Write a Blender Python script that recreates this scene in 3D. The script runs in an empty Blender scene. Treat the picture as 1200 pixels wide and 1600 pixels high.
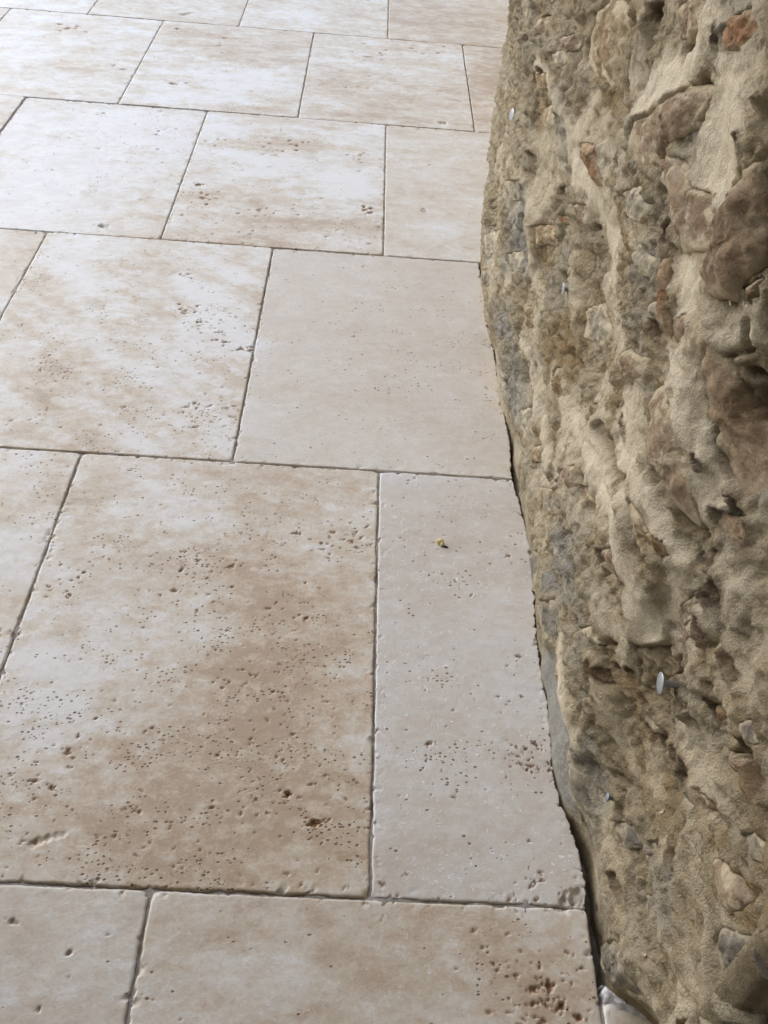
import bpy, math, random
import numpy as np

scene = bpy.context.scene
# ------------------------------------------------------------------ camera
cam_d = bpy.data.cameras.new('camera'); cam = bpy.data.objects.new('camera', cam_d)
scene.collection.objects.link(cam); scene.camera = cam
from mathutils import Matrix, Vector
CR = Vector((0.9972329, 0.0097190, 0.0737022)); CU = Vector((-0.0604379, 0.6832743, 0.7276562)); CF = Vector((0.0432867, 0.7300971, -0.6819710))
m = Matrix((CR, CU, -CF)).transposed().to_4x4(); m.translation = Vector((0, 0, 0.8905))
cam.matrix_world = m
cam_d.sensor_fit = 'VERTICAL'; cam_d.sensor_height = 32.0; cam_d.lens = 32.0*1530/1600
cam_d.clip_start = 0.02; cam_d.clip_end = 500
# ------------------------------------------------------------------ world and sun
SUN_EL, SUN_AZ = math.radians(34), math.radians(-50)      # azimuth from +Y towards +X: light comes from far left
world = bpy.data.worlds.new('World'); scene.world = world; world.use_nodes = True
wn = world.node_tree; wn.nodes.clear()
sky = wn.nodes.new('ShaderNodeTexSky'); sky.sky_type = 'NISHITA'; sky.sun_disc = False
sky.sun_elevation = SUN_EL; sky.sun_rotation = SUN_AZ; sky.dust_density = 1.0; sky.air_density = 1.0; sky.ozone_density = 1.0
bg = wn.nodes.new('ShaderNodeBackground'); bg.inputs[1].default_value = 0.15
wo = wn.nodes.new('ShaderNodeOutputWorld'); wn.links.new(sky.outputs[0], bg.inputs[0]); wn.links.new(bg.outputs[0], wo.inputs[0])
sd = bpy.data.lights.new('sun', 'SUN'); sd.energy = 0.9; sd.angle = math.radians(70); sd.color = (1.0, 0.985, 0.96)
sun = bpy.data.objects.new('sun', sd); scene.collection.objects.link(sun)
dvec = Vector((math.sin(SUN_AZ)*math.cos(SUN_EL), math.cos(SUN_AZ)*math.cos(SUN_EL), math.sin(SUN_EL)))
sun.rotation_euler = dvec.to_track_quat('Z', 'Y').to_euler(); sun.location = dvec*8
scene.view_settings.view_transform = 'Standard'; scene.view_settings.look = 'None'
scene.view_settings.gamma = 1.0; scene.view_settings.exposure = 0.94; scene.view_settings.use_curve_mapping = False

# ------------------------------------------------------------------ measured layout (metres; wall data as (along, height))
EDGE = [(0.4216,0.2541),(0.4404,0.255),(0.4566,0.2553),(0.4764,0.2543),(0.4919,0.2519),(0.5106,0.2479),(0.5297,0.2424),(0.5502,0.2395),(0.5692,0.2384),(0.5887,0.2393),(0.613,0.2414),(0.6466,0.2424),(0.6683,0.2419),(0.6997,0.2402),(0.7471,0.24),(0.777,0.2415),(0.8188,0.2443),(0.8515,0.246),(0.8855,0.247),(0.9089,0.2476),(0.9699,0.2432),(1.0349,0.2357),(1.0555,0.2357),(1.1058,0.239),(1.1538,0.2383),(1.1974,0.235),(1.2466,0.2329),(1.2984,0.2337),(1.362,0.2321),(1.4095,0.229),(1.4694,0.2254),(1.5118,0.2282),(1.5775,0.2267),(1.6446,0.2249),(1.8562,0.2365)]
WBASE = [(0.34,0.2667),(0.3627,0.2664),(0.3915,0.2684),(0.4216,0.2661),(0.4404,0.267),(0.4566,0.2667),(0.4764,0.2651),(0.4919,0.2622),(0.5106,0.2558),(0.5297,0.2465),(0.5502,0.2415),(0.5692,0.2394),(0.5887,0.2403),(0.613,0.2424),(0.6466,0.2434),(0.6683,0.2429),(0.6997,0.2412),(0.7471,0.241),(0.777,0.2425),(0.8188,0.2464),(0.8515,0.2499),(0.8855,0.2489),(0.9089,0.2486),(0.9699,0.2454),(1.0349,0.2417),(1.0555,0.2417),(1.1058,0.245),(1.1538,0.2438),(1.1974,0.2344),(1.2466,0.2333),(1.2984,0.2357),(1.362,0.2318),(1.4095,0.228),(1.4694,0.2245),(1.5118,0.2276),(1.5775,0.2266),(1.6446,0.2273),(1.8562,0.2522),(1.95,0.268),(2.1069,0.291),(2.258,0.314),(2.5,0.354),(2.735,0.392),(3.0,0.438),(3.32,0.49),(3.9,0.57),(4.6,0.64),(6,0.7)]
STONES = [('umber',[(0.5617,0.672),(0.5786,0.659),(0.5911,0.6371),(0.5773,0.618),(0.5803,0.5987),(0.5958,0.5801),(0.5849,0.5655),(0.5574,0.5714),(0.5389,0.5843),(0.5336,0.6027),(0.5256,0.6183)],16),('umber',[(0.5591,0.5493),(0.5421,0.5467),(0.5278,0.5458),(0.515,0.5354),(0.4994,0.5246),(0.4705,0.5251),(0.46,0.5027),(0.471,0.4692),(0.4974,0.4689),(0.5128,0.478),(0.5292,0.4922),(0.548,0.505),(0.566,0.5241)],8),('rust',[(1.0606,0.4694),(1.0211,0.4878),(0.9894,0.4977),(0.9733,0.4819),(0.9333,0.4746),(0.9636,0.4645),(1.0125,0.4645)],6),('brown',[(0.8799,0.5658),(0.8394,0.5859),(0.7936,0.6184),(0.7486,0.6449),(0.7049,0.6616),(0.6968,0.6572),(0.7132,0.6409),(0.7212,0.6239),(0.7386,0.6088),(0.7628,0.5924),(0.7622,0.5734),(0.822,0.5417),(0.8688,0.5341),(0.8875,0.547)],6),('brown',[(0.7746,0.5839),(0.7303,0.5984),(0.6845,0.5932),(0.6489,0.606),(0.6203,0.5965),(0.6052,0.5845),(0.6191,0.5713),(0.6551,0.5548),(0.6861,0.5554),(0.7235,0.5615),(0.7624,0.5637)],7),('brown',[(0.862,0.6651),(0.8281,0.6837),(0.7692,0.6994),(0.7665,0.6795),(0.7959,0.6562),(0.8367,0.6465)],4),('ochre',[(1.1647,0.5441),(1.1465,0.584),(1.0825,0.6129),(1.0132,0.6318),(0.9809,0.6256),(0.982,0.6028),(0.9896,0.577),(0.9892,0.5498),(1.0351,0.5451),(1.117,0.5172),(1.1631,0.524)],10),('rust',[(0.7139,0.6924),(0.6881,0.71),(0.6665,0.7208),(0.6427,0.7123),(0.6603,0.693),(0.6968,0.6826)],5),('brown',[(0.6376,0.4513),(0.6157,0.473),(0.5665,0.4738),(0.5349,0.4616),(0.5172,0.4445),(0.4974,0.4252),(0.5069,0.4195),(0.5273,0.4211),(0.5489,0.424),(0.6011,0.4221)],4),('ochre',[(0.5876,0.3765),(0.5663,0.3889),(0.5393,0.3842),(0.5169,0.3962),(0.5052,0.3909),(0.5205,0.3745),(0.538,0.3603),(0.5606,0.3631)],4),('umber',[(0.506,0.4454),(0.4824,0.4559),(0.4627,0.4702),(0.4545,0.4572),(0.4735,0.438),(0.4942,0.4359)],4),('umber',[(0.4806,0.3481),(0.468,0.3672),(0.4536,0.3617),(0.463,0.3322),(0.479,0.3351)],5),('olive',[(0.5172,0.2765),(0.4906,0.3178),(0.4688,0.3045),(0.4811,0.2668),(0.5015,0.2389)],2),('slate',[(0.8952,-0.0051),(0.8575,0.045),(0.8158,0.0439),(0.8126,0.0093),(0.8523,-0.027)],5),('slate',[(0.774,0.044),(0.6927,0.132),(0.6658,0.1244),(0.6616,0.0917),(0.7023,0.0547),(0.7485,0.0195)],6),('olive',[(0.8196,0.2963),(0.7745,0.3297),(0.7614,0.324),(0.786,0.3011)],2),('brown',[(0.8055,0.2163),(0.7445,0.2778),(0.7298,0.2619),(0.7455,0.2392)],2),('umber',[(0.8545,0.1448),(0.7733,0.2197),(0.7698,0.2046),(0.8168,0.1579)],3),('ochre',[(0.7155,0.2763),(0.691,0.2924),(0.675,0.2867),(0.6989,0.267)],3),('olive',[(1.7686,0.0473),(1.5278,0.1669),(1.5102,0.1438),(1.6121,0.0849)],5),('grey',[(1.4139,0.2651),(1.3189,0.3107),(1.3121,0.2837),(1.3745,0.2486)],8),('slate',[(0.4671,0.0853),(0.4353,0.1332),(0.4066,0.1449),(0.4282,0.1016),(0.4529,0.0786)],5),('slate',[(0.3976,-0.0214),(0.3787,0.0389),(0.3495,0.0639),(0.313,0.0673),(0.3416,0.0159),(0.3756,-0.0168)],5),('slate',[(0.2974,0.2495),(0.2874,0.2968),(0.2677,0.3518),(0.2484,0.3355),(0.2732,0.266)],14),('grey',[(0.313,0.3496),(0.308,0.364),(0.2987,0.3695),(0.2939,0.3615),(0.301,0.3466)],10),('brown',[(0.538,0.5975),(0.5277,0.6107),(0.5234,0.602),(0.5286,0.5889)],10),('rust',[(0.6903,0.5345),(0.6811,0.5417),(0.6497,0.5194),(0.6217,0.4978),(0.6415,0.4964)],6),('brown',[(0.6347,0.5131),(0.608,0.5339),(0.591,0.534),(0.5957,0.5122),(0.6152,0.5021)],4),('grey',[(0.6883,0.4914),(0.671,0.5111),(0.6506,0.5077),(0.6614,0.4952),(0.6817,0.4872)],9),('grey',[(0.8045,0.4777),(0.7586,0.5116),(0.7017,0.5227),(0.698,0.5088),(0.7482,0.4849)],8),('brown',[(1.418,0.4897),(1.3625,0.5111),(1.3427,0.497),(1.3647,0.4823),(1.4146,0.4762)],3),('ochre',[(1.4009,0.4291),(1.2998,0.4611),(1.2508,0.4593),(1.3464,0.4232)],4),('ochre',[(1.3292,0.4077),(1.2378,0.4468),(1.2169,0.4273),(1.2398,0.4108),(1.3103,0.3904)],3),('brown',[(1.2769,0.5099),(1.1972,0.5417),(1.1781,0.5286),(1.2145,0.5122)],5),('grey',[(1.2968,0.4847),(1.2257,0.5129),(1.1972,0.5064),(1.2411,0.4856)],6),('grey',[(1.5933,0.0859),(1.4505,0.1673),(1.4037,0.1512),(1.5122,0.0866)],6),('slate',[(1.5515,0.0341),(1.4488,0.0977),(1.4261,0.0778),(1.4639,0.0531)],4),('ochre',[(1.2194,0.2916),(1.1561,0.3261),(1.1194,0.3208),(1.1816,0.2811)],5),('brown',[(1.0519,0.4036),(0.9983,0.4296),(0.9832,0.4121),(1.0152,0.3926)],4),('rust',[(1.1545,0.3399),(1.0709,0.3788),(1.0655,0.3702),(1.133,0.3396)],3),('grey',[(1.3468,0.1823),(1.2768,0.2232),(1.2326,0.2154),(1.3069,0.1694)],6),('ochre',[(0.9468,0.2518),(0.9299,0.2663),(0.9039,0.2441),(0.9206,0.2281)],4),('grey',[(0.9154,0.0955),(0.8667,0.1338),(0.8401,0.1223),(0.8837,0.0814)],6),('ochre',[(1.0002,0.0873),(0.9628,0.1235),(0.9434,0.1113),(0.9734,0.0826)],4),('grey',[(1.122,0.0581),(1.0619,0.1122),(1.012,0.0885),(1.0471,0.0554)],6),('brown',[(0.6178,0.2833),(0.5747,0.3344),(0.5494,0.323),(0.5673,0.2997)],3),('grey',[(0.5969,0.1973),(0.5646,0.2446),(0.5463,0.2407),(0.5644,0.2091)],7),('brown',[(0.4096,0.2582),(0.3948,0.2777),(0.3769,0.2881),(0.3867,0.2648),(0.3989,0.2552)],4),('ochre',[(0.3781,0.2922),(0.356,0.3081),(0.3414,0.3234),(0.3406,0.3141),(0.358,0.2946)],4),('umber',[(0.3642,0.3577),(0.3479,0.377),(0.3357,0.3766),(0.3448,0.3582)],6),('grey',[(0.4074,0.1542),(0.3884,0.1918),(0.3807,0.1962),(0.3988,0.1577)],8),('grey',[(0.465,0.412),(0.4797,0.3825),(0.4903,0.3527),(0.481,0.3528),(0.4664,0.3838),(0.4546,0.415)],8),('ochre',[(0.4066,0.3481),(0.3946,0.3664),(0.3858,0.3598),(0.397,0.3407)],4),('brown',[(0.3221,0.2972),(0.3108,0.3147),(0.2918,0.3269),(0.2899,0.305),(0.3054,0.2906)],6),('slate',[(0.3904,0.0993),(0.3729,0.13),(0.3625,0.1202),(0.3771,0.0978)],4),('grey',[(0.3991,0.1496),(0.3815,0.1886),(0.3569,0.1637),(0.3685,0.1394)],7),('slate',[(0.3644,0.3862),(0.3503,0.4134),(0.3373,0.4023),(0.3484,0.3832)],6),('brown',[(0.728,0.4139),(0.6956,0.4456),(0.6515,0.4662),(0.645,0.4522),(0.672,0.4232),(0.6989,0.4152)],8),('umber',[(0.7737,0.58),(0.7417,0.5824),(0.7447,0.5743),(0.772,0.5712)],4),('grey',[(0.9422,0.3358),(0.8921,0.3741),(0.8332,0.3731),(0.8608,0.3336),(0.9091,0.3161)],6),('ochre',[(1.1882,0.185),(1.1612,0.2059),(1.1317,0.1885),(1.1647,0.163)],4),('grey',[(0.8692,0.5035),(0.8087,0.5372),(0.7456,0.5443),(0.7719,0.5188),(0.8268,0.4989)],8),('ochre',[(0.8096,0.4889),(0.7977,0.5071),(0.7639,0.4975),(0.7846,0.4846)],7)]
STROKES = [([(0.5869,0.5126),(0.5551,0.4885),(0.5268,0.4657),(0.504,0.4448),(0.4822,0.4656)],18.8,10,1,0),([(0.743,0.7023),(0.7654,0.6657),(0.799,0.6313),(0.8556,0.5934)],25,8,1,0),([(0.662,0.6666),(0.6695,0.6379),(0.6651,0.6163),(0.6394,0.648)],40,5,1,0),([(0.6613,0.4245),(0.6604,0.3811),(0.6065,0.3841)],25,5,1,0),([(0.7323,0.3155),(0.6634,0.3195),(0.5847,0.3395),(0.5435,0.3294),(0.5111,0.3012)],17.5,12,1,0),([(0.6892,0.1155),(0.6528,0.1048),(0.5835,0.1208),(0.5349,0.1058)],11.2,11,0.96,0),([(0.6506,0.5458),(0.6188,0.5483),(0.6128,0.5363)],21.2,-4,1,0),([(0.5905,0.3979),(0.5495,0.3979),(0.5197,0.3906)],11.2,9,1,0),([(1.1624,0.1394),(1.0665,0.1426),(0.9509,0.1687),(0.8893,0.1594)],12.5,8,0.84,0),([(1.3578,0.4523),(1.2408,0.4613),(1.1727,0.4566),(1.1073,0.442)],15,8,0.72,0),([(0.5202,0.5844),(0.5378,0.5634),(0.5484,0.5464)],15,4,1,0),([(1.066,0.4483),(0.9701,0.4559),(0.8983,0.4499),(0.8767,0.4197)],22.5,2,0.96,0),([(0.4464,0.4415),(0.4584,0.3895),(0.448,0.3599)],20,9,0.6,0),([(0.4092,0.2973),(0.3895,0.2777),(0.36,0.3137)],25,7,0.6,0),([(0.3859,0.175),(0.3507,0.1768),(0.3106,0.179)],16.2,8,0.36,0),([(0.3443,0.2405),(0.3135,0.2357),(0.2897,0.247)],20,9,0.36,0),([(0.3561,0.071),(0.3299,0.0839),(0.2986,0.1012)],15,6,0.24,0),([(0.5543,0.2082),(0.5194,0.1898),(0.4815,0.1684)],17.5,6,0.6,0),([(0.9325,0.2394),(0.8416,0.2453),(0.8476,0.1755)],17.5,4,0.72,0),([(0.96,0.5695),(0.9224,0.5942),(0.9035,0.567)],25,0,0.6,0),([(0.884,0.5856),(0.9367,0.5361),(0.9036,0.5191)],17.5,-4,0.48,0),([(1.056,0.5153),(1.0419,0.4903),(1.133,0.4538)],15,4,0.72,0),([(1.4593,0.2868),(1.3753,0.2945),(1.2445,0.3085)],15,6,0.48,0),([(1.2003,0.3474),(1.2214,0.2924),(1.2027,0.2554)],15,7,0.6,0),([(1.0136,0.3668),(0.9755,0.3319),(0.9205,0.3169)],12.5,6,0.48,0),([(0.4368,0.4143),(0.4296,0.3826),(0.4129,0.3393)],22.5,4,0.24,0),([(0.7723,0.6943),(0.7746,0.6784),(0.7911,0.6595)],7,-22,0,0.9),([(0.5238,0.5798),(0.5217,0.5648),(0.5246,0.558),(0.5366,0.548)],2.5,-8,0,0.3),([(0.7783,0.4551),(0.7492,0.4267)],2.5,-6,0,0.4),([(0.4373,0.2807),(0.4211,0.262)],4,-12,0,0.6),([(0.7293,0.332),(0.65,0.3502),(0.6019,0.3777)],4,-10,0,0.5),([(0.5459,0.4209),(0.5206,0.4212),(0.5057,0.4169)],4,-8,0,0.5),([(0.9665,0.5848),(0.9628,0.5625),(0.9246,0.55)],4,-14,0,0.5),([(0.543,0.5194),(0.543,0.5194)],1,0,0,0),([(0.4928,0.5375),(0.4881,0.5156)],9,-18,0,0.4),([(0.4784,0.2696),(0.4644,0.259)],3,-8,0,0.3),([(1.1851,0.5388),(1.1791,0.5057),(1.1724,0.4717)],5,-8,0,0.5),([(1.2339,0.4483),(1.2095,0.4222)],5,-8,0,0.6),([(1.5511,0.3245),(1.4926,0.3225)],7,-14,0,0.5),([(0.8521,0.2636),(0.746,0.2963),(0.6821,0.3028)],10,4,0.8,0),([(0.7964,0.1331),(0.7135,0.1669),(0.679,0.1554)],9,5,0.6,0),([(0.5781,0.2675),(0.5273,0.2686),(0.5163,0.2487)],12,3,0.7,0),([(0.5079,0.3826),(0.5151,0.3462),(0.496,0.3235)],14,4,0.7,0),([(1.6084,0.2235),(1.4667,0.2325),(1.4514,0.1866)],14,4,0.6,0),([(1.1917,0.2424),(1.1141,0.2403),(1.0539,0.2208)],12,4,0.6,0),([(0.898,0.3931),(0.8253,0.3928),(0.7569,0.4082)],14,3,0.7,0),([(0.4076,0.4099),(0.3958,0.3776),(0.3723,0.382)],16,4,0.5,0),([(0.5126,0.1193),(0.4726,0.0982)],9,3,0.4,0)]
HOLES = [(0.714,0.6882,6,20),(0.912,0.6396,9,18),(1.3697,0.5004,7,18),(1.3082,0.3007,6,16),(1.1432,0.3716,6,16),(0.7023,0.5487,7,14),(0.604,0.5945,8,25),(1.0034,0.332,6,14),(0.959,0.2987,6,14),(0.6989,0.4138,8,16),(0.6558,0.5005,6,12),(0.656,0.4894,7,12),(0.7898,0.3136,8,14),(0.6664,0.3862,7,9),(0.744,0.2715,8,16),(0.8104,0.1792,9,18),(0.6987,0.2781,7,12),(0.544,0.4415,5,9),(0.5234,0.4622,5,9),(0.4701,0.4583,11,28),(0.4698,0.468,8,20),(0.4849,0.4176,6,16),(0.4554,0.4102,9,16),(0.4467,0.3826,7,13),(0.4046,0.3983,8,15),(0.3898,0.357,7,12),(0.4196,0.266,6,14),(0.4284,0.2613,6,12),(0.4358,0.1803,7,14),(0.507,0.016,7,18),(0.3741,0.2145,5,14),(0.6371,0.2363,7,14),(0.643,0.1593,5,18),(0.3962,0.2721,7,11),(0.381,0.2813,7,9),(0.3381,0.3835,9,14),(0.4126,0.0651,7,11),(1.3881,0.4268,5,10),(1.4818,0.4435,6,10),(1.2253,0.497,5,10),(1.3314,0.4468,6,12),(1.3182,0.3494,5,10),(1.5054,0.3701,6,9),(1.5731,0.1518,5,9),(0.9057,0.3774,5,9),(0.784,0.4867,6,10),(0.4497,0.2362,5,8),(0.4619,0.2224,5,8),(0.4851,0.2386,4,8),(0.5297,0.2175,6,8),(0.5475,0.2123,6,8),(0.4388,0.2951,5,10),(0.4279,0.3088,5,9),(0.4098,0.3205,5,7),(0.5054,0.2458,4,7),(0.6015,0.6582,5,14),(0.9493,0.6031,5,10),(0.8577,0.638,4,9)]
PATCH = [([(0.7329,0.0056),(0.7196,0.0336),(0.6623,0.0713),(0.5927,0.0869),(0.554,0.0878),(0.5279,0.0377),(0.515,-0.001),(0.5272,-0.0039),(0.5565,-0.004),(0.6569,-0.0023)],'cement'),([(0.5463,0.0994),(0.5199,0.1395),(0.4877,0.1058),(0.4704,0.0437),(0.4882,-0.0023),(0.5225,0.035)],'grey'),([(1.4099,0.0492),(1.2872,0.1356),(1.1542,0.1236),(1.0256,0.11),(1.0688,0.0307),(1.1936,0.027)],'grey'),([(0.8323,0.0983),(0.7033,0.2237),(0.6383,0.2008),(0.6718,0.1336),(0.7585,0.0669)],'grey'),([(0.8238,0.4816),(0.72,0.5351),(0.6699,0.5015),(0.7436,0.4814)],'grey'),([(1.414,0.2469),(1.3045,0.308),(1.1842,0.2274),(1.3624,0.1355)],'grey'),([(0.4045,0.1554),(0.3634,0.2228),(0.3113,0.1994),(0.3483,0.1375)],'grey'),([(0.7407,0.6138),(0.6737,0.6494),(0.6142,0.6309),(0.6544,0.6035)],'grey'),([(1.0925,0.5291),(0.9686,0.5899),(0.9226,0.5478),(1.0187,0.5163)],'ochre'),([(1.3797,0.4024),(1.2334,0.4563),(1.1889,0.4228),(1.3186,0.3696)],'ochre'),([(0.3933,0.2887),(0.3409,0.3258),(0.3089,0.3267),(0.3375,0.2812)],'ochre'),([(1.0422,0.2563),(0.9313,0.3425),(0.8747,0.3145),(0.9099,0.2195),(0.9809,0.2233)],'ochre'),([(0.3188,0.3078),(0.2898,0.3473),(0.2778,0.3132),(0.3014,0.2807)],'ochre')]
NAILS = [(0.4608,0.2975),(0.4723,0.1121),(1.5361,0.3154),(0.994,0.3276)]
CHIPS = [(0.6398,0.6075),(0.5242,0.5421),(0.4503,0.3257),(0.3947,0.1138),(0.3327,0.1123),(0.3839,0.0388),(0.2773,0.3142),(0.4048,0.0428),(0.4036,0.208),(0.5506,0.5783),(0.496,0.1117),(0.329,0.2226),(0.3024,0.1039),(0.3272,0.1628),(0.4613,0.1921)]
CRUMB = (0.1311,0.8992)
PITS = [(-0.3142,0.8234,26,16,2.6,0.7),(-0.337,0.7827,14,6,3.4,0.9),(-0.1562,0.8328,34,26,2.6,0.8),(-0.2156,0.792,20,16,2.8,0.6),(-0.005,0.8972,36,26,3.0,0.7),(0.0204,0.9041,12,8,3,0.8),(-0.0418,0.7785,36,14,2.4,0.8),(-0.133,0.7747,22,7,2.4,0.8),(-0.0651,0.6975,60,50,1.8,0.6),(-0.1097,0.6764,22,20,2.3,0.7),(-0.2925,0.5395,26,16,2.8,0.7),(-0.2586,0.5857,22,7,3.2,0.9),(-0.0628,0.5302,90,60,2.0,0.7),(-0.1882,0.5007,5,3,6.5,0.4),(-0.0428,0.5233,8,3,4.5,0.9),(-0.1114,0.5082,4,1,3.6,1),(-0.0681,0.519,8,3,3,0.9),(-0.0049,0.504,14,3,3.5,1),(-0.1578,0.5396,120,40,1.8,0.6),(-0.2178,0.4767,140,60,1.7,0.6),(-0.0299,0.6131,70,40,1.7,0.6),(-0.1343,0.4544,150,30,1.5,0.5),(-0.0041,0.5225,60,30,1.8,0.6),(-0.1535,0.9348,120,30,1.3,0.5),(-0.3751,0.7321,10,5,4,0.8),(-0.365,0.7045,20,8,3,0.6),(-0.401,0.9623,60,20,1.6,0.5),(0.135,0.9923,12,6,2.6,0.8),(0.2163,0.8876,12,5,2.4,0.9),(0.1993,0.9787,2,1,3,0.6),(0.2185,0.5813,18,26,2.4,0.9),(0.2225,0.5941,5,4,4.2,1),(0.2349,0.5752,6,5,2.6,1),(0.1088,0.5971,4,2,4,0.6),(0.1263,0.5323,6,3,3.4,0.7),(0.1648,0.8127,3,1,3.6,0.4),(0.2161,0.7214,3,2,3,0.7),(0.2012,0.6613,10,5,2.8,0.8),(0.2145,0.6639,3,2,3.5,0.9),(0.206,0.4408,12,8,3.8,0.8),(0.1835,0.4309,8,4,3,0.7),(0.2362,0.4345,14,12,4,0.4),(0.0603,0.436,3,2,3.4,0.7),(0.1147,0.5895,50,20,1.6,0.4),(0.157,0.608,70,40,1.2,0.5),(0.1403,0.9,60,30,1.2,0.4),(0.2017,0.344,36,60,2.6,0.8),(0.2204,0.3329,5,2,7,0.8),(0.2109,0.339,12,6,4.6,0.9),(0.1961,0.3449,8,5,4.4,0.9),(0.2333,0.3238,4,2,5,0.9),(0.1545,0.3632,14,5,3,0.8),(0.1783,0.371,40,14,2,0.6),(-0.2297,0.3138,3,1,6.5,0.7),(-0.2719,0.3874,3,1,5,0.3),(-0.2141,0.3619,4,2,3,0.8),(-0.184,0.3756,5,2,2.6,0.6),(-0.2121,0.3401,4,1,2.6,0.8),(0.0737,0.4046,20,6,2,0.5),(0.1448,0.3957,4,2,3,0.7),(-0.2215,1.3822,40,40,3.2,0.8),(-0.2692,1.4214,20,16,3,0.7),(-0.1667,1.314,8,5,5.5,0.9),(-0.206,1.3275,14,9,4,0.9),(-0.2964,1.5271,12,8,3,0.7),(-0.1831,1.1652,30,22,2.6,0.6),(-0.4522,1.2362,34,22,2.4,0.7),(-0.2184,1.1489,20,10,2.6,0.6),(-0.2164,1.1038,10,6,2.6,0.6),(-0.3095,1.1625,30,12,2.2,0.5),(-0.3741,1.6506,3,1,4,0.6),(-0.3765,1.1093,100,20,1.6,0.5),(-0.2587,1.2248,120,30,1.6,0.5),(-0.4747,1.3985,120,24,1.5,0.5),(-0.5813,1.445,20,10,3,0.7),(-0.6293,1.612,30,8,3,0.6),(0.2142,1.2529,3,2,2.6,0.8),(-0.0042,1.3336,30,5,2,0.7),(0.0916,1.0349,30,8,2.4,0.5),(0.1461,1.3241,160,20,1.4,0.4),(-0.3054,1.824,22,14,4,0.9),(-0.3241,1.8838,8,4,4.5,0.9),(-0.1704,1.7908,20,8,5,0.95),(-0.1212,1.7987,14,5,4.5,0.9),(0.0227,1.8191,14,6,6,1),(-0.1782,2.0992,50,28,3,0.8),(-0.3028,2.0963,30,14,3,0.6),(-0.0209,2.0679,26,14,3,0.8),(-0.2194,1.7299,60,16,3,0.6),(0.0001,1.7251,50,14,3,0.6),(-0.1644,1.6626,60,14,2.5,0.6),(0.1275,1.8442,9,4,6,0.8),(-0.3295,1.7387,20,8,4,0.7),(-0.4741,1.6826,4,2,5,0.5),(-0.5923,1.7549,4,2,5,0.5),(-0.4461,2.1277,30,6,3.5,0.7),(-0.5533,2.0161,2,1,4,0.8),(-0.4844,1.9711,150,20,2.5,0.6),(-0.8133,2.7436,50,24,4,0.6),(-0.5931,2.4789,5,3,7,0.5),(-0.6251,2.4983,3,1,6,0.5),(-0.5185,2.8026,4,2,6,0.8),(-0.3975,2.7036,60,10,4,0.7),(-0.4642,2.404,4,2,5,0.6),(-0.0542,2.502,90,20,3.5,0.6),(-0.0117,2.7211,60,14,4,0.7),(0.1257,2.8043,60,12,4,0.7),(0.1786,2.2973,10,4,5,0.5),(-0.3975,2.2656,200,14,3,0.6),(-0.0498,3.1258,90,14,4,0.6),(-0.5162,2.93,4,1,9,0.3),(0.1013,3.0574,20,6,4,0.6),(0.2325,2.4773,60,12,3,0.5)]
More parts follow.
